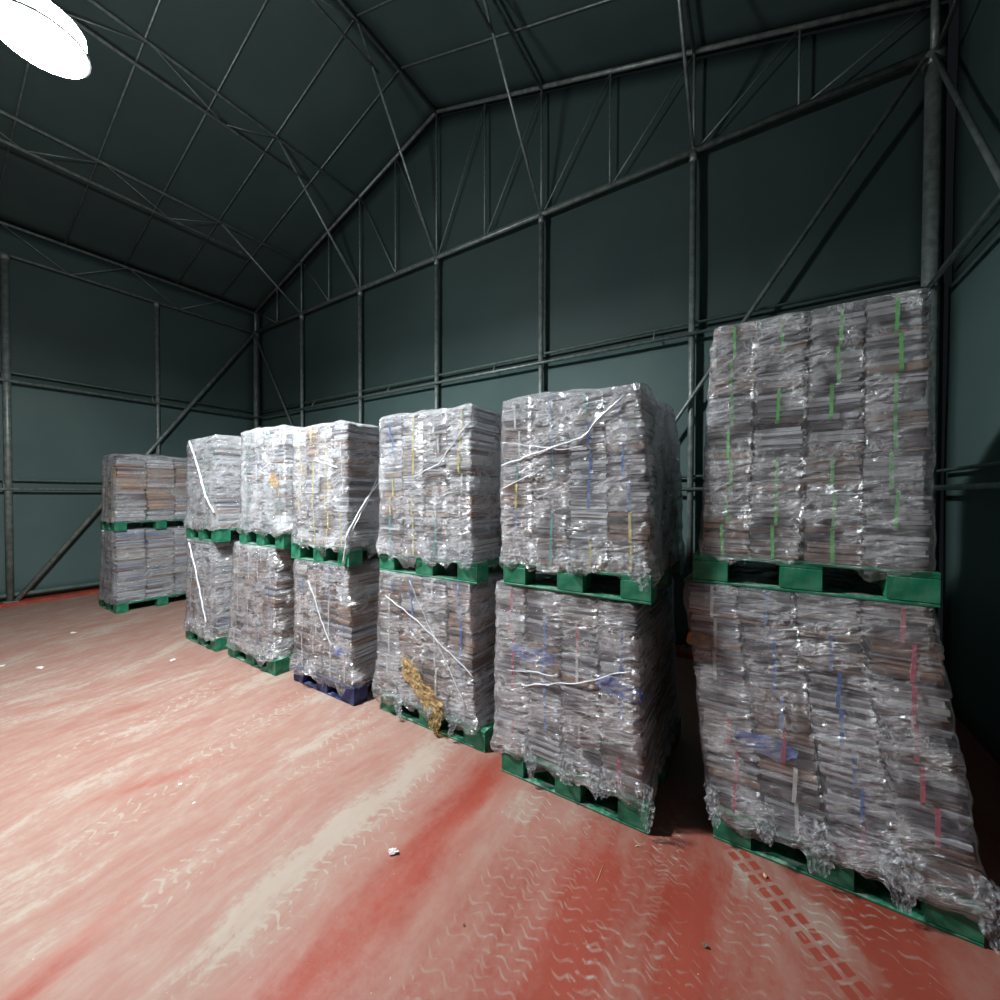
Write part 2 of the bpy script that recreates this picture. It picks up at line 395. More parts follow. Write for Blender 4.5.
# girts: a round rail with a flat angle above it
def girt(a, b, z, label, inward):
    t = thing('girt_rail', label, 'beam', (a[0], a[1], z), 'horizontal wall girts')
    a = Vector((*a, 0)); b = Vector((*b, 0)); d = b - a; n = Vector((*inward, 0)) * .05
    MB().tube([n, d + n], .021, 8).build('round_rail', M['steel'], t)
    m = MB(); w = Vector((*inward, 0)) * -.03
    p0, p1 = w, d + w
    m.tube([p0 + Vector((0, 0, .145)), p1 + Vector((0, 0, .145))], .016, 6)
    m.build('angle_rail', M['hem'], t)
    k = max(2, int(d.length / 1.887))
    for i in range(1, k):
        q = d * (i / k)
        MB().tube([q + n, q + w + Vector((0, 0, .14))], .01, 6).build('clip', M['steel'], t)
for z, zl in ((3.577, 'upper'), (1.855, 'lower')):
    girt((XL + .06, YB), (XR - .07, YB), z, zl + ' girt rail across the gable wall behind the stacks', (0, -1))
    girt((XL, YF + .1), (XL, YB - .06), z, zl + ' girt rail along the left tarpaulin wall', (1, 0))
    girt((XR, YF + .1), (XR, YB - .07), z, zl + ' girt rail along the right wall beyond the near stack', (-1, 0))

# braces
br = 'diagonal tube brace '
tube_obj('diagonal_brace', (XL + .04, 1.27, .06), (XL + .04, YB - .05, CH - .06), .036, M['steel'], br + 'rising from the floor on the left wall', 'brace')
tube_obj('diagonal_brace', (XR - .04, 1.27, .02), (XR - .04, YB - .05, CH - .06), .02, M['steel'], br + 'down the right wall from the near corner post', 'brace')
tube_obj('diagonal_brace', (XR - .1, YB - .07, CH - .08), (px(4), YB - .07, .06), .022, M['steel'], br + 'on the gable wall above the two nearest stacks', 'brace')
tube_obj('diagonal_brace', (XL + .1, YB - .07, CH - .08), (px(2), YB - .07, .06), .022, M['steel'], br + 'on the gable wall beside the far corner', 'brace')

# gable truss
gt = thing('gable_truss', 'lattice truss across the top of the gable wall', 'truss', (XC, YB, CH))
tube_obj('bottom_chord', (XL, YB, CH), (XR, YB, CH), .03, M['steel'], parent=gt)
tube_obj('bottom_chord_back', (XL, YB + .05, CH + .07), (XR, YB + .05, CH + .07), .015, M['hem'], parent=gt)
for sgn in (-1, 1): tube_obj('rafter', (XC, YB, APEX), (XC + sgn * 3 * BAY, YB, EAVE), .026, M['steel'], parent=gt)
for k in range(0, 13):
    x = XL + k * BAY / 2; tube_obj('vertical_web', (x, YB, CH), (x, YB, roofz(x)), .014 if k % 2 == 0 else .011, M['steel'], parent=gt)
for k in range(6):
    x = XC + k * BAY / 2; x2 = x + BAY / 2; tube_obj('diagonal_web', (x, YB + .02, CH), (x2, YB + .02, roofz(x2)), .009, M['steel'], parent=gt)
    x = XC - k * BAY / 2; x2 = x - BAY / 2; tube_obj('diagonal_web', (x, YB + .02, CH), (x2, YB + .02, roofz(x2)), .009, M['steel'], parent=gt)
for sgn in (-1, 1):
    tube_obj('end_post', (XC + sgn * 3 * BAY, YB, CH), (XC + sgn * 3 * BAY, YB, EAVE), .03, M['steel'], parent=gt)

# purlin trusses running from the gable towards the viewer
names = {0: 'left eave lattice purlin above the left wall', 1: 'lowest lattice purlin on the left roof slope', 2: 'upper lattice purlin on the left roof slope', 3: 'ridge lattice purlin at the roof apex',
         4: 'upper lattice purlin on the right roof slope', 5: 'lower lattice purlin on the right roof slope', 6: 'right eave lattice purlin above the near corner post'}
for i in range(7):
    x = px(i); zt = roofz(x) - .035; dz = .48 if i in (0, 6) else .36; zb = zt - dz
    t = thing('lattice_purlin', names[i], 'truss', (x, YB, zt), 'lattice purlins under the roof')
    tube_obj('top_chord', (x, YB - .04, zt), (x, YF + .1, zt), .021, M['steel'], parent=t)
    ye = YB - .04 if i in (0, 6) else 3.83
    tube_obj('bottom_chord', (x, ye, zb), (x, YF + .1, zb), .019, M['steel'], parent=t)
    if i not in (0, 6): tube_obj('end_strut', (x, YB - .05, CH + .02), (x, 3.5, zt - .02), .017, M['steel'], parent=t)
    y = 3.5 if i not in (0, 6) else 4.27; k = 0
    while y > YF + .9:
        tube_obj('web_bar', (x, y, zt), (x, y - .78, zb), .007, M['steel'], parent=t)
        tube_obj('web_bar', (x, y - .78, zb), (x, y - 1.56, zt), .006, M['steel'], parent=t)
        y -= 1.56
k = 0
for y in (4.22, 3.46, 2.66, 1.88, 1.1, .32, -.46, -1.24):
    for sgn, s in ((-1, 'left'), (1, 'right')):
        lab = ['first', 'second', 'third', 'fourth', 'fifth', 'sixth', 'seventh', 'eighth'][k] + ' thin rafter tube from the gable on the %s roof slope' % s
        tube_obj('rafter_tube', (XC + sgn * .03, y, APEX - .0), (XC + sgn * 3 * BAY, y, EAVE + .0), .010, M['steel'], lab, 'rafter', 'thin rafters under the roof skin')
    k += 1

# ------------------------------------------------------------------ lamps
def lamp(loc, w, label, hang):
    t = thing('floodlight', label, 'lamp', loc, 'hanging floodlights')
    def ring(z0, z1, r0, r1, n=28):
        m = MB(); m.tube([(0, 0, z0), (0, 0, z1)], [r0, r1], n); return m
    ring(.006, .02, .20, .20).build('lens', M['lens'], t)
    ring(.02, .035, .215, .215).build('rim', M['housing'], t)
    ring(.036, .14, .195, .195).build('opal_sleeve', M['sleeve'], t)
    ring(.141, .20, .175, .11).build('housing', M['housing'], t)
    for i in range(10):
        a_ = math.pi * 2 * i / 10; c_, s_ = math.cos(a_), math.sin(a_)
        f = MB().tube([(.03 * c_, .03 * s_, .23), (.12 * c_, .12 * s_, .21)], .012, 6).build('cooling_fin', M['housing'], t)
    MB().tube([(0, 0, .19), (0, 0, .30)], .05, 14).build('driver_box', M['housing'], t)
    MB().tube([(0, 0, .30), (0, 0, hang - loc[2])], .009, 6).build('hanging_cable', M['housing'], t)
    ld = bpy.data.lights.new('floodlight_beam', 'AREA'); ld.shape = 'DISK'; ld.size = .39
    ld.energy = w; ld.color = LAMP_COL; ld.spread = LAMP_SPREAD
    lo = link('floodlight_beam', ld, t, (0, 0, 0)); lo['kind'] = 'helper'
    return t
for loc, w, lab in ((LAMP_MAIN, LAMP_MAIN_W, 'glaring white floodlight hanging under the roof at upper left'),):
    lamp(loc, w, lab, roofz(loc[0]) + .03)

# ------------------------------------------------------------------ pallets
def pallet(x0, x1, y0, d, z0, h, mat, label, dx=0.):
    w = x1 - x0
    t = thing('pallet', label, 'pallet', ((x0 + x1) / 2, y0 + d / 2, z0), 'pallets under the paper stacks')
    hw, hd = w / 2, d / 2; bw = w * .175; bl = .14
    zb = .012; zt = h - .026
    xs = (-hw, -bw / 2, hw - bw); ys = (-hd, -bl / 2, hd - bl)
    blk = MB().box(0, bw, 0, bl, 0, zt - zb, .006).mesh('block', mat)
    for x in xs:
        for y in ys: link('block', blk, t, (x, y, zb))
    bot = MB().box(-hw, hw, 0, bl, 0, zb, .002).mesh('bottom_board', mat)
    for y in ys: link('bottom_board', bot, t, (0, y, 0))
    sd = MB().box(0, bw, -hd + .001, hd - .001, 0, .012).mesh('stringer_board', mat)
    for x in xs: link('stringer_board', sd, t, (x, 0, zt))
    nb = 7; bwid = d / nb - .022
    dk = MB().box(-hw, hw, 0, bwid, 0, .014, .002).mesh('deck_board', mat)
    for k in range(nb): link('deck_board', dk, t, (0, -hd + k * (d - bwid) / (nb - 1), zt + .012))
    return t

# ------------------------------------------------------------------ paper bundles (shared meshes)
rnd = random.Random(7)
PAL = {
    'grey': [(.66, .67, .71), (.56, .57, .61), (.46, .47, .52), (.16, .15, .18), (.78, .78, .80), (.09, .08, .10), (.22, .20, .24), (.66, .66, .70)],
    'brown': [(.52, .38, .33), (.38, .23, .17), (.64, .58, .58), (.20, .11, .08), (.70, .66, .66), (.45, .30, .24), (.60, .56, .58), (.14, .11, .12)],
    'white': [(.84, .85, .87), (.76, .77, .80), (.5, .51, .55), (.80, .76, .72), (.26, .25, .28), (.82, .82, .84)],
    'tan': [(.56, .38, .28), (.62, .44, .33), (.66, .52, .36), (.4, .27, .2), (.52, .36, .3), (.6, .55, .5)],
    'mixed': [(.62, .62, .64), (.4, .42, .52), (.55, .5, .42), (.2, .3, .5), (.66, .64, .6), (.5, .3, .22), (.3, .28, .3), (.68, .66, .64)],
    'dark': [(.24, .23, .27), (.56, .56, .6), (.10, .09, .11), (.7, .7, .73), (.14, .12, .13), (.62, .62, .66)],
}
BW, BD, BH = .23, .36, .175
def bundle_mesh(pal, seed):
    r = random.Random(seed); cols = PAL[pal]
    n = r.randint(8, 12); v = []; f = []; fc = []
    hs = [r.uniform(.35, 1.9) for _ in range(n)]; tot = sum(hs); z = 0
    card = r.random() < .6; cc = r.choice([(.34, .19, .12), (.27, .15, .10), (.42, .28, .19), (.30, .20, .17)])
    if card: hs[0] *= 1.6; tot = sum(hs)
    cur = r.choice(cols)
    for k in range(n):
        h = hs[k] / tot * BH; g = .003
        if r.random() < .75: cur = r.choice(cols)
        col = cur
        kk = r.uniform(.82, 1.12); col = tuple(min(1, c * kk) for c in col)
        if card and k == 0: col = cc
        ox, oy = r.uniform(-.008, .008), r.uniform(-.016, .008)
        w = BW / 2 * r.uniform(.955, 1.0) - .003; d = BD / 2 * r.uniform(.96, 1.0) - .003
        if r.random() < .18: w *= .95; d *= .94
        tilt = r.uniform(-.003, .003); fan = (k / n - .5)
        b = len(v); segs = (-1, -.33, .33, 1)
        for zz, top in ((z + g, 0), (z + h - g * .3, 1)):
            for sy in (-1, 1):
                for sx in segs:
                    pin = 1 - .07 * (1 - abs(sx)) * abs(fan)
                    droop = (.010 * (abs(sx) ** 2)) * (-fan) * 1.2
                    v.append((ox + sx * w, oy + sy * d - sy * .004 * (1 - abs(sx)), max(0.0, min(BH, zz + tilt * sx + droop * .6))))
        # index: top*8 + side*4 + seg
        q = lambda t, s, i: b + t * 8 + s * 4 + i
        for i in range(3):
            f.append((q(0, 0, i), q(0, 0, i + 1), q(1, 0, i + 1), q(1, 0, i)))
            f.append((q(0, 1, i + 1), q(0, 1, i), q(1, 1, i), q(1, 1, i + 1)))
            f.append((q(1, 0, i), q(1, 0, i + 1), q(1, 1, i + 1), q(1, 1, i)))
            f.append((q(0, 0, i + 1), q(0, 0, i), q(0, 1, i), q(0, 1, i + 1)))
        f.append((q(0, 1, 0), q(0, 0, 0), q(1, 0, 0), q(1, 1, 0))); f.append((q(0, 0, 3), q(0, 1, 3), q(1, 1, 3), q(1, 0, 3)))
        fc += [col] * 14; z += h
    me = bpy.data.meshes.new('paper_bundle'); me.from_pydata(v, [], f); me.materials.append(M['paper'])
    ca = me.color_attributes.new('Col', 'FLOAT_COLOR', 'CORNER')
    arr = []
    for p, c in zip(me.polygons, fc): arr += [c[0], c[1], c[2], 1.] * p.loop_total
    ca.data.foreach_set('color', arr)
    return me
BUN = {p: [bundle_mesh(p, hash(p[0]) % 1 + i * 17 + ord(p[0]) * 31) for i in range(8)] for p in PAL}
STR = {}
def strap_mesh(col):
    if col in STR: return STR[col]
    hw = .0075; y0, y1, z0, z1 = -BD / 2 - .008, BD / 2 + .006, -.0005, BH + .001
    m = MB(); loop = [(y0, z0 + .01), (y0 - .001, BH * .5), (y0, z1 - .008), (y0 + .01, z1), (y1 - .01, z1), (y1, z1 - .01), (y1, z0 + .01), (y1 - .01, z0), (y0 + .01, z0)]
    n = len(loop); tk = .0025
    cy, cz = 0, BH / 2
    for y, z in loop:
        iy, iz = y + (tk if y < cy else -tk), z
        m.v += [(-hw, y, z), (hw, y, z), (hw, iy, iz), (-hw, iy, iz)]
    for i in range(n):
        j = (i + 1) % n
        for a in range(4):
            b = (a + 1) % 4; m.f.append((i * 4 + a, i * 4 + b, j * 4 + b, j * 4 + a))
    STR[col] = m.mesh('strap', M['strap_' + col]); return STR[col]

def make_film(t, sx, y0, d, z0, z1, seed, frost, drop, bulge, topbump, res):
    """one wrinkled skin round the load: walls, ragged bottom edge and the film over the top"""
    ox, oy, oz = t.location
    P = []                        # perimeter: (a along 0..1 of x, y, normal, length coordinate)
    r = .03
    def ring(zf):
        xa, xb = sx(zf); return xa, xb
    W = 1.0
    nx = int(1.0 / res); ny = int(d / res)
    per = []
    for i in range(nx): per.append((i / nx, 0., 0))
    for i in range(ny): per.append((1., i / ny, 1))
    for i in range(nx): per.append((1 - i / nx, 1., 2))
    for i in range(ny): per.append((0., 1 - i / ny, 3))
    n = len(per); nz = int((z1 - z0) / res); L = 2.0 + 2 * d
    v = []; uvs = []; fr = []
    sv = Vector((seed * 3.3, seed * 1.7, 0))
    rows = []
    NT_ = 7
    for j in range(nz + 1 + NT_):
        top = j - nz
        vv = min(j, nz) / nz
        row = []
        for i, (a, b, side) in enumerate(per):
            xa, xb = sx(vv); w = xb - xa
            s = i / n * L
            x = xa + a * w; y = y0 + b * d; z = z0 + vv * (z1 - z0)
            # outward normal with rounded corners
            nx_ = (a - .5) * 2; ny_ = (b - .5) * 2
            nrm = Vector((nx_ if side in (1, 3) else nx_ ** 9, ny_ if side in (0, 2) else ny_ ** 9, 0))
            nrm.normalize()
            cornerness = min(abs(abs(nx_)), abs(abs(ny_)))
            q = Vector((math.cos(2 * math.pi * i / n) * L / 6.28, math.sin(2 * math.pi * i / n) * L / 6.28, z)) + sv
            dsp = .012 + .010 * noise.noise(q * 4.5) + .009 * noise.noise(Vector((q.x * 5, q.y * 5, q.z * 22 - q.x * 8)))
            dsp += .006 * noise.noise(q * 28)
            # sink at the joints between the bundle columns and between layers
            if side in (0, 2): g = abs(((a * 4 + .5) % 1) - .5)
            else: g = abs(((b * 3 + .5) % 1) - .5)
            gj = max(0, 1 - g / .10); dsp -= .013 * gj * (0 if (a < .02 or a > .98) and (b < .02 or b > .98) else 1)
            low = max(0, 1 - (z - z0) / .16)
            dsp += low * bulge * (.5 + abs(noise.noise(q * 9)) * 2.2)
            if cornerness > .93: dsp -= .012
            if j <= 1:
                dr = drop * max(0, .25 + .9 * noise.noise(Vector((s * 4.3, seed, 0))) + .75 * noise.noise(Vector((s * 11, seed, 5)))) * 1.7
                if j == 0: z -= dr; dsp -= .5 * dr
                else: z -= dr * .45
            if top > 0:
                k = (top / NT_); kk = 1 - k ** 1.3
                cx, cy = (xa + xb) / 2, y0 + d / 2
                x = cx + (x - cx) * kk; y = cy + (y - cy) * kk
                z += .012 + .02 * noise.noise(Vector((x * 7, y * 7, seed))) + topbump * max(0, noise.noise(Vector((x * 2.2, y * 2.2, seed + 9))) + .25) * min(1, k * 2)
                dsp *= .5 * kk
            elif vv > .965: z -= .004; dsp -= .006
            z += topbump * .5 * max(0, noise.noise(Vector((x * 2.6, y * 2.6, seed + 9)))) * max(0, (vv - .75) / .25) * (1 if top <= 0 else 0)
            v.append((x + nrm.x * dsp - ox, y + nrm.y * dsp - oy, z - oz))
            uvs.append((s + seed * 1.3, z + seed * .7 if top <= 0 else z1 + seed * .7 + top * .08))
            fz = frost[side] + (.25 + frost[4] if top >= 0 else 0) + low * .22
            fr.append(max(0, min(1, fz * (.6 + .8 * abs(noise.noise(q * 2.5)) + .5 * noise.noise(q * 7)))))
    R_ = nz + 1 + NT_
    f = []
    for j in range(R_ - 1):
        for i in range(n):
            i2 = (i + 1) % n
            f.append((j * n + i, j * n + i2, (j + 1) * n + i2, (j + 1) * n + i))
    me = bpy.data.meshes.new('plastic_wrap'); me.from_pydata(v, [], f); me.materials.append(M['film'])
    me.polygons.foreach_set('use_smooth', [True] * len(me.polygons))
    uvl = me.uv_layers.new(name='UVMap'); arr = [0.] * (2 * len(me.loops)); idx = [0] * len(me.loops)
    me.loops.foreach_get('vertex_index', idx)
    for p in range(len(me.polygons)):
        wrap = (p % n) == n - 1
        for l in range(4):
            li = p * 4 + l; uu, vw = uvs[idx[li]]
            if wrap and idx[li] % n == 0: uu += L
            arr[2 * li] = uu; arr[2 * li + 1] = vw
    uvl.data.foreach_set('uv', arr)
    at = me.attributes.new('frost', 'FLOAT', 'POINT'); at.data.foreach_set('value', fr)
    return link('plastic_wrap', me, t)

def patch(t, name, mat, pts, y, seed, th=.012):
    """a crumpled piece of plastic or card caught in the wrap: pts = ellipse centre x,z and radii in the front plane"""
    cx, cz, rx, rz, tilt = pts; m = MB(); m.smooth = True; nu, nr = 22, 6
    for s in (-1, 1):
        for k in range(nr + 1):
            for i in range(nu):
                th_ = 2 * math.pi * i / nu; rr = k / nr
                e = 1 + .35 * noise.noise(Vector((math.cos(th_) * 1.5, math.sin(th_) * 1.5, seed)))
                a = rr * rx * e * math.cos(th_); b = rr * rz * e * math.sin(th_)
                x = cx + a * math.cos(tilt) - b * math.sin(tilt); z = cz + a * math.sin(tilt) + b * math.cos(tilt)
                q = noise.noise(Vector((x * 38, z * 38, seed))) + noise.noise(Vector((x * 90, z * 90, seed))) * .6
                yy = y + (s * th * (1 - rr ** 3) * .6 - (.012 * q) * (1 if s < 0 else 0))
                m.v.append((x - t.location.x, yy - t.location.y, z - t.location.z))
    B = (nr + 1) * nu
    for s in (0, 1):
        for k in range(nr):
            for i in range(nu):
                i2 = (i + 1) % nu; q = (s * B + k * nu + i, s * B + k * nu + i2, s * B + (k + 1) * nu + i2, s * B + (k + 1) * nu + i)
                m.f.append(q if s else q[::-1])
    for i in range(nu):
        i2 = (i + 1) % nu; m.f.append((nr * nu + i, nr * nu + i2, B + nr * nu + i2, B + nr * nu + i))
    return m.build(name, mat, t)

def rag(t, name, mat, path, seed, fold=.012, n=44, m=18):
    """a crumpled strip of film: path = (x, y, z, width) points, pleated across its width"""
    off = t.location; b = MB(); b.smooth = True; path = [(p[0], p[1], p[2], p[3] * .75) for p in path]
    K = len(path) - 1
    for i in range(n + 1):
        q = i / n * K; k = min(int(q), K - 1); f = q - k
        x, y, z, w = [path[k][c] * (1 - f) + path[k + 1][c] * f for c in range(4)]
        for j in range(m + 1):
            s_ = j / m
            ph = s_ * 5 + 1.4 * noise.noise(Vector((s_ * 3, q * 2.2, seed)))
            zig = .5 + .5 * math.sin(ph * 6.28)
            p = Vector((s_ * 4.5, q * 2.6, seed))
            wx = (s_ - .5) * w * (1 + .5 * noise.noise(Vector((q * 3, 0, seed + s_))))
            b.v.append((x + wx + .010 * noise.noise(p * 1.7) - off.x, y - fold * zig - .012 * noise.noise(p * 2.3) * 1.5 - off.y, z + .018 * noise.noise(p * 1.3 + Vector((9, 0, 0))) - off.z))
    for i in range(n):
        for j in range(m):
            a = i * (m + 1) + j; b.f.append((a, a + 1, a + m + 2, a + m + 1))
    return b.build(name, mat, t)

def strand(t, pts, r, seed, mat=None, name='twisted_film_strand'):
    P = []; rr = []
    for a, b in zip(pts[:-1], pts[1:]):
        a = Vector(a); b = Vector(b); k = max(3, int((b - a).length / .03))
        for i in range(k): P.append(a.lerp(b, i / k))
    P.append(Vector(pts[-1])); off = t.location
    P = [p - off + Vector((noise.noise(p * 9) * .012, -abs(noise.noise(p * 13)) * .01, noise.noise(p * 11 + Vector((5, 5, seed))) * .012)) for p in P]
    rr = [r * .75 * (.7 + .9 * abs(noise.noise(p * 16 + Vector((seed, 0, 0))))) for p in P]
    m = MB().tube(P, rr, 6); return m.build(name, mat or M['twist'], t)

def load(label, x_top, x_bot, y0, d, z0, z1, layers, pals, straps, seed, frost=(.1, .25, .1, .15, .1), drop=.05, bulge=.012, topbump=.03, res=.028, bow=0., ragged=1.):
    """x_top, x_bot = (x0, x1) of the front face at the top and the bottom"""
    r = random.Random(seed)
    t = thing('wrapped_paper_load', label, 'paper stack', ((x_bot[0] + x_bot[1]) / 2, y0 + d / 2, z0), 'film-wrapped loads of bundled newspapers')
    def sx(v):
        b = bow * math.sin(math.pi * v)
        return (x_bot[0] + (x_top[0] - x_bot[0]) * v + .02 - b, x_bot[1] + (x_top[1] - x_bot[1]) * v - .02 + b)
    Hh = z1 - z0; lh = Hh / layers
    colt = [[r.uniform(-.025, .012) * ragged for _ in range(3)] for _ in range(4)]
    yi0, di = y0 + .02, d - .04
    for c in range(4):
        for k in range(3):
            strap0 = r.choice(straps)
            ch = Hh + colt[c][k]; lh = ch / layers
            for l in range(layers):
                if 0 < c < 3 and k == 1 and l < layers - 1: continue
                v = (l + .5) / layers; xa, xb = sx(v); w = (xb - xa) / 4; dd = di / 3
                pal = pals(c, k, l, r) if callable(pals) else r.choice(pals)
                me = r.choice(BUN[pal])
                b = link('paper_bundle', me, t, (xa + (c + .5) * w + r.uniform(-.007, .007) - t.location.x, yi0 + (k + .5) * dd + r.uniform(-.014, .010) - t.location.y, z0 + l * lh - t.location.z))
                b.scale = (w / BW * r.uniform(.965, .995), dd / BD * r.uniform(.96, .995), lh / BH * .985)
                b.rotation_euler.z = R(r.uniform(-1.3, 1.3))
                if r.random() < .88 and (k != 1 or c in (0, 3)):
                    if r.random() < .3: strap0 = r.choice(straps)
                    s = link('strap', strap_mesh(strap0), b, (r.uniform(-.015, .02), 0, 0)); s.rotation_euler.y = R(r.uniform(-2.5, 2.5))
    make_film(t, sx, y0, d, z0, z1, seed, frost, drop, bulge, topbump, res)
    return t

D_ = 1.1
S1 = dict(y0=2.375, d=1.08); S2 = dict(y0=2.215, d=1.03); S3 = dict(y0=2.29, d=1.08); S4 = dict(y0=2.195, d=1.1)
S5 = dict(y0=2.14, d=1.1); S6 = dict(y0=2.105, d=1.1); S7 = dict(y0=1.965, d=1.12)

# pallets
pallet(-.19, .765, S1['y0'] - .005, 1.08, .0005, .150, M['green'], 'green pallet on the floor under the leaning near stack')
pallet(-.30, .625, S1['y0'] - .005, 1.08, 1.335, .145, M['green'], 'green pallet between the two loads of the tall near stack')
pallet(-1.395, -.48, S2['y0'] - .015, 1.05, .0005, .150, M['green'], 'green pallet on the floor under the second stack from the right')
pallet(-1.385, -.475, S2['y0'] - .015, 1.05, 1.22, .145, M['green'], 'green pallet halfway up the second stack from the right')
pallet(-2.65, -1.59, S3['y0'], 1.08, .0005, .145, M['green'], 'green pallet on the floor under the stack with the amber film tail')
pallet(-2.66, -1.66, S3['y0'], 1.08, 1.165, .145, M['green'], 'green pallet halfway up the third stack from the right')
pallet(-3.77, -2.87, S4['y0'], 1.08, .0005, .15, M['navy'], 'navy blue pallet on the floor, the only blue one')
pallet(-3.80, -2.93, S4['y0'], 1.08, 1.175, .15, M['green'], 'dark green pallet halfway up the stack that stands on the navy pallet')
pallet(-4.97, -3.99, S5['y0'], 1.1, .0005, .15, M['green'], 'green pallet on the floor left of the navy pallet')
pallet(-4.69, -3.83, S5['y0'], 1.1, 1.265, .15, M['green'], 'green pallet under the white load with the amber patch')
pallet(-5.98, -5.16, S6['y0'], 1.1, .0005, .15, M['green'], 'green pallet on the floor at the curve of the row, sixth from the right')
pallet(-5.93, -5.12, S6['y0'], 1.1, 1.245, .15, M['green'], 'green pallet halfway up the sixth stack, with a broad lit end block')
pallet(-8.86, -8.02, S7['y0'], 1.12, .0005, .145, M['green'], 'green pallet on the floor under the far stack by the left wall')
pallet(-8.74, -8.05, S7['y0'], 1.12, 1.225, .145, M['green'], 'green pallet between the two loads of the far stack')

FG = (.06, .2, .1, .12, .12)
t = load('tall near upper load with bright green straps, nearest the viewer', (-.235, .605), (-.285, .625), S1['y0'], S1['d'], 1.48, 2.66, 7, ['grey', 'grey', 'dark', 'grey', 'brown'], ['green'], 11, (.03, .25, .1, .1, .1), .045, .006, .0, .02)
t = load('leaning near lower load with red, blue and white straps', (-.36, .63), (-.225, .80), S1['y0'] - .005, S1['d'], .15, 1.335, 7, ['grey', 'brown', 'brown', 'grey', 'white'], ['blue', 'red', 'white', 'white', 'blue'], 12, (.04, .2, .1, .1, .1), .09, .02, .0, .02)
patch(t, 'blue_bag', M['bluebag'], (.03, .56, .14, .045, -.05), S1['y0'] + .01, 3)
patch(t, 'card_flap', M['card'], (-.27, 1.02, .07, .04, 0), S1['y0'] + .012, 5)
for q, w_, dp, sd in ((-.20, .08, .05, 13), (.02, .12, .03, 14), (.22, .16, .09, 15), (.50, .16, .09, 16), (.76, .12, .10, 17)):
    rag(t, 'hanging_film', M['loosefilm'], [(q, 2.345, .30, w_), (q + .015, 2.33, .19, w_ * 1.2), (q + .02, 2.325, .15 - dp, w_ * .4)], sd)
t = load('upper load second from the right, blue and yellow straps, frosted film on its right side', (-1.42, -.52), (-1.42, -.47), S2['y0'], S2['d'], 1.365, 2.39, 6, ['white', 'grey', 'white', 'brown'], ['blue', 'yellow', 'blue', 'teal', 'white'], 21, (.10, .75, .2, .2, .3), .07, .02, .09, .022, .02)
strand(t, [(-1.39, 2.2, 1.98), (-1.12, 2.19, 2.05), (-.86, 2.19, 2.12), (-.62, 2.19, 2.33)], .008, 1)
strand(t, [(-1.39, 2.2, 1.83), (-1.15, 2.19, 1.93)], .006, 2)
strand(t, [(-1.39, 2.2, 2.13), (-1.0, 2.19, 2.06), (-.84, 2.19, 2.07)], .005, 3)
rag(t, 'hanging_film', M['loosefilm'], [(-.95, 2.19, 1.50, .16), (-.93, 2.175, 1.42, .18), (-.90, 2.17, 1.33, .05)], 7)
rag(t, 'hanging_film', M['loosefilm'], [(-.62, 2.19, 1.48, .18), (-.54, 2.175, 1.40, .2), (-.50, 2.17, 1.30, .04)], 8)
t = load('lower load second from the right, with blue plastic patches and dark pages at its foot', (-1.48, -.53), (-1.48, -.49), S2['y0'], S2['d'], .15, 1.215, 6, lambda c, k, l, r: r.choice(['dark', 'grey'] if l in (1, 2) else ['grey', 'white', 'brown', 'grey']), ['blue', 'red', 'blue', 'white'], 22, (.08, .12, .1, .1, .3), .08, .022, .01, .022)
patch(t, 'blue_bag', M['bluebag'], (-1.19, .80, .15, .05, -.05), S2['y0'] + .006, 7)
patch(t, 'blue_bag', M['bluebag'], (-.65, .72, .15, .055, -.1), S2['y0'] + .006, 8)
strand(t, [(-1.25, 2.2, .60), (-.85, 2.19, .72), (-.58, 2.2, .85)], .005, 4)
strand(t, [(-1.35, 2.2, .68), (-1.0, 2.19, .72)], .004, 5)
for q, w_, dp, sd in ((-1.18, .10, .09, 9), (-.95, .14, .03, 10), (-.75, .14, .03, 11), (-.50, .10, .1, 12)):
    rag(t, 'hanging_film', M['loosefilm'], [(q, 2.185, .28, w_), (q + .015, 2.17, .17, w_ * 1.2), (q + .02, 2.165, .15 - dp, w_ * .4)], sd)
t = load('upper load third from the right, swathed in white crinkled film', (-2.67, -1.69), (-2.69, -1.68), S3['y0'], S3['d'], 1.31, 2.42, 7, ['white', 'grey', 'white', 'brown', 'grey'], ['blue', 'yellow', 'yellow', 'teal', 'white'], 31, (.18, .35, .2, .2, .45), .08, .03, .05, .025)
strand(t, [(-2.25, 2.27, 1.93), (-1.98, 2.27, 2.02), (-1.72, 2.27, 2.3)], .006, 6)
for q, sd in ((-2.50, 1), (-2.12, 2), (-1.95, 3), (-1.74, 4)):
    rag(t, 'hanging_film', M['loosefilm'], [(q, 2.268, 1.42, .12), (q + .02, 2.255, 1.34, .14), (q + .03, 2.25, 1.27, .04)], sd)
t = load('lower brownish load third from the right with an amber film tail', (-2.68, -1.70), (-2.74, -1.655), S3['y0'], S3['d'], .145, 1.165, 6, ['brown', 'grey', 'brown', 'white'], ['white', 'blue', 'white', 'blue'], 32, (.10, .12, .1, .1, .3), .09, .03, .01, .025)
m_ = S3['y0'] - .02
rag(t, 'amber_film_tail', M['amberfilm'], [(-2.34, m_ + .012, .50, .12), (-2.25, m_, .37, .30), (-2.10, m_ - .005, .27, .34), (-2.02, m_ - .015, .18, .22), (-2.02, m_ - .02, .08, .15), (-2.0, m_ - .02, .015, .03)], 3)
rag(t, 'hanging_film', M['loosefilm'], [(-2.42, m_, .26, .10), (-2.41, m_ - .01, .14, .12), (-2.38, m_ - .02, .05, .08), (-2.37, m_ - .02, .03, .02)], 5)
rag(t, 'hanging_film', M['loosefilm'], [(-1.80, m_, .26, .10), (-1.83, m_ - .01, .16, .12), (-1.86, m_ - .02, .09, .06), (-1.87, m_ - .02, .06, .02)], 6)
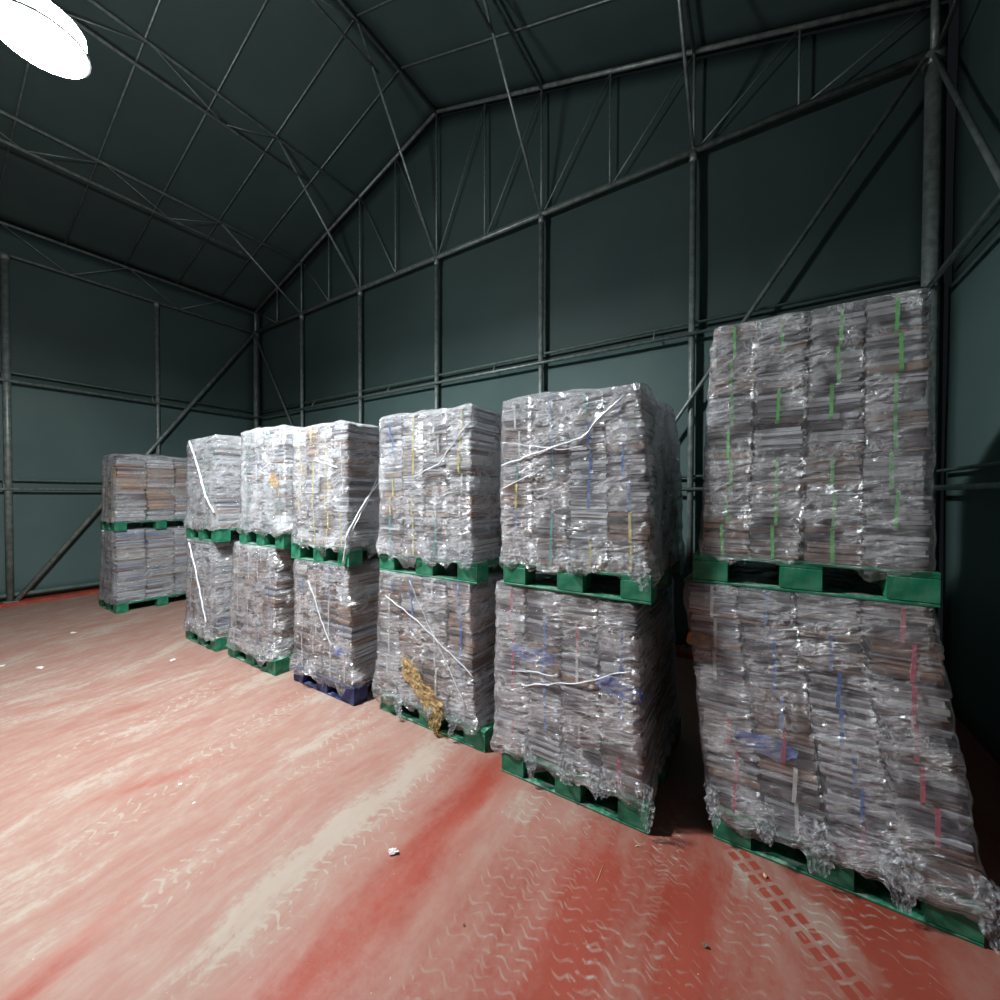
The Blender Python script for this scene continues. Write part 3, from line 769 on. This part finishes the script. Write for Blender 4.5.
strand(t, [(-2.57, m_, .97), (-2.2, m_, .82), (-1.68, m_, .52)], .005, 7)
strand(t, [(-2.3, m_, 1.12), (-1.75, m_, .3)], .003, 8)
t = load('upper load fourth from the right with a twisted white film strand at its corner', (-3.79, -2.95), (-3.79, -2.93), S4['y0'], S4['d'], 1.33, 2.41, 7, ['white', 'brown', 'grey', 'white', 'tan'], ['yellow', 'yellow', 'white'], 41, (.14, .25, .15, .2, .4), .07, .028, .06, .028)
yy = S4['y0'] - .015
strand(t, [(-2.91, 2.62, 2.0), (-2.9, 2.35, 1.75), (-2.93, yy, 1.45), (-2.98, yy, 1.2)], .011, 9)
strand(t, [(-2.91, 2.5, 1.95), (-2.9, 2.25, 1.55), (-2.95, yy - .01, 1.32)], .007, 10)
strand(t, [(-3.38, yy, 2.1), (-3.05, yy, 2.02)], .007, 11)
t = load('lower load on the navy pallet, brownish with a thin white strand', (-3.78, -2.93), (-3.78, -2.88), S4['y0'], S4['d'], .15, 1.175, 6, ['brown', 'grey', 'brown', 'white'], ['white', 'blue'], 42, (.12, .06, .1, .2, .2), .09, .035, .01, .028)
strand(t, [(-3.5, yy, 1.0), (-3.15, yy, .45)], .006, 12)
patch(t, 'blue_bag', M['bluebag'], (-3.08, .42, .07, .06, 0), S4['y0'] + .0, 9)
t = load('upper load fifth from the right, pale film with one amber patch', (-4.66, -3.81), (-4.70, -3.82), S5['y0'], S5['d'], 1.415, 2.44, 6, ['white', 'white', 'grey', 'white'], ['white', 'teal'], 51, (.34, .35, .3, .3, .45), .06, .03, .06, .03)
patch(t, 'amber_patch', M['amber'], (-3.98, 1.92, .07, .09, .5), S5['y0'] - .005, 10)
t = load('lower load fifth from the right, left of the navy pallet', (-4.84, -3.97), (-4.97, -4.03), S5['y0'], S5['d'], .15, 1.265, 6, ['white', 'brown', 'brown', 'grey'], ['white', 'blue'], 52, (.2, .08, .1, .2, .3), .08, .035, .01, .03)
t = load('upper load sixth from the right with a bright diagonal film strand', (-5.91, -5.10), (-5.94, -5.12), S6['y0'], S6['d'], 1.395, 2.44, 6, ['grey', 'white', 'grey'], ['teal', 'teal', 'green'], 61, (.3, .2, .3, .3, .4), .05, .02, .04, .03)
y6 = S6['y0'] - .02
strand(t, [(-5.75, y6, 2.42), (-5.55, y6, 2.12), (-5.35, y6, 1.78), (-5.14, y6, 1.58)], .013, 13)
t = load('lower load sixth from the right with a long white strand down its face', (-5.94, -5.20), (-5.98, -5.17), S6['y0'], S6['d'], .15, 1.245, 6, ['grey', 'brown', 'white', 'mixed'], ['blue', 'white'], 62, (.26, .08, .2, .3, .3), .06, .03, .02, .03)
strand(t, [(-5.8, y6, 1.2), (-5.6, y6, .85), (-5.35, y6, .3)], .011, 14)
t = load('far upper load of tan bundles with white and yellow straps by the left wall', (-8.56, -8.0), (-8.68, -8.04), S7['y0'], S7['d'], 1.37, 2.37, 6, lambda c, k, l, r: r.choice(['tan', 'tan', 'brown'] if l in (2, 3, 4) else ['white', 'grey', 'tan'] if k < 2 else ['mixed', 'grey']), ['white', 'yellow'], 71, (.3, .0, .3, .4, .3), .04, .012, .04, .03)
t = load('far lower load of mixed white and blue magazines by the left wall', (-8.70, -8.07), (-8.84, -8.05), S7['y0'], S7['d'], .145, 1.225, 7, ['mixed', 'mixed', 'white'], ['white', 'blue'], 72, (.3, .06, .3, .4, .2), .04, .02, .01, .03)

# ------------------------------------------------------------------ litter on the floor
def crumple(name, x, y, s, mat, label, cat, seed, flat=.4, group=None):
    m = MB(); nu, nv = 10, 6
    for j in range(nv + 1):
        for i in range(nu):
            a = 2 * math.pi * i / nu; b = math.pi * j / nv - math.pi / 2
            p = Vector((math.cos(a) * math.cos(b), math.sin(a) * math.cos(b), math.sin(b)))
            k = 1 + .9 * noise.noise(p * 2.6 + Vector((seed, 0, 0)))
            m.v.append((p.x * k * s, p.y * k * s * .6, max(-.0, (p.z * flat * k + flat * .9) * s)))
    for j in range(nv):
        for i in range(nu):
            i2 = (i + 1) % nu; m.f.append((j * nu + i, j * nu + i2, (j + 1) * nu + i2, (j + 1) * nu + i))
    o = m.build(name, mat, None, (x, y, .0005)); o.rotation_euler.z = seed
    return tag(o, label, cat, group)
crumple('paper_scrap', -1.53, 1.398, .026, M['scrap'], 'crumpled white paper scrap on the open red floor', 'litter', .6, .35)
crumple('pebble', .0365, 2.258, .010, M['straw'], 'small pale pebble before the near pallet', 'pebble', 2.2, .7)
crumple('pebble', -.167, 1.776, .011, M['stone'], 'dark grey stone chip in a chalky spot near the bottom edge', 'pebble', 3.1, .6)
crumple('pebble', -1.02, 1.32, .006, M['stone'], 'tiny dark grit speck between tyre prints, right of the paper scrap', 'pebble', 4.1, .6)
lit = [(-6.2, .93, .04, 'pale torn flake on the far left floor'), (-6.6, .72, .03, 'small pale flake at the left edge of the floor'), (-5.3, 1.75, .035, 'pale flake on the floor in front of the sixth stack'), (-3.0, 1.02, .014, 'white crumb on the dusty floor at lower left'), (-2.75, 1.0, .009, 'smaller white crumb at lower left'), (-7.4, 1.4, .04, 'pale flake on the floor right of the far stack')]
for i, (x, y, s, lab) in enumerate(lit): crumple('paper_flake', x, y, s, M['scrap'], lab, 'litter', i * 1.3, .15, 'pale flakes on the floor')
sr = random.Random(4)
for i, (x, y, l, a, lab) in enumerate([(-4.25, 1.62, .16, .9, 'long curled straw on the floor before the fifth stack'), (-3.3, 1.75, .14, .6, 'thin straw on the floor before the navy pallet'), (-.52, 2.09, .03, .5, 'short straw stalk near the second pallet'),
                                    (-.62, 1.80, .10, 1.6, 'fine pale straw line on the clean red strip'), (-4.6, 1.1, .1, .8, 'straw fragment on the dusty middle floor')]):
    m = MB().tube([(0, 0, .003), (math.cos(a) * l * .5, math.sin(a) * l * .5 + .01, .004), (math.cos(a) * l, math.sin(a) * l, .003)], .0022 if i != 3 else .001, 5)
    tag(m.build('straw', M['straw'], None, (x, y, 0)), lab, 'straw', 'straws on the floor')
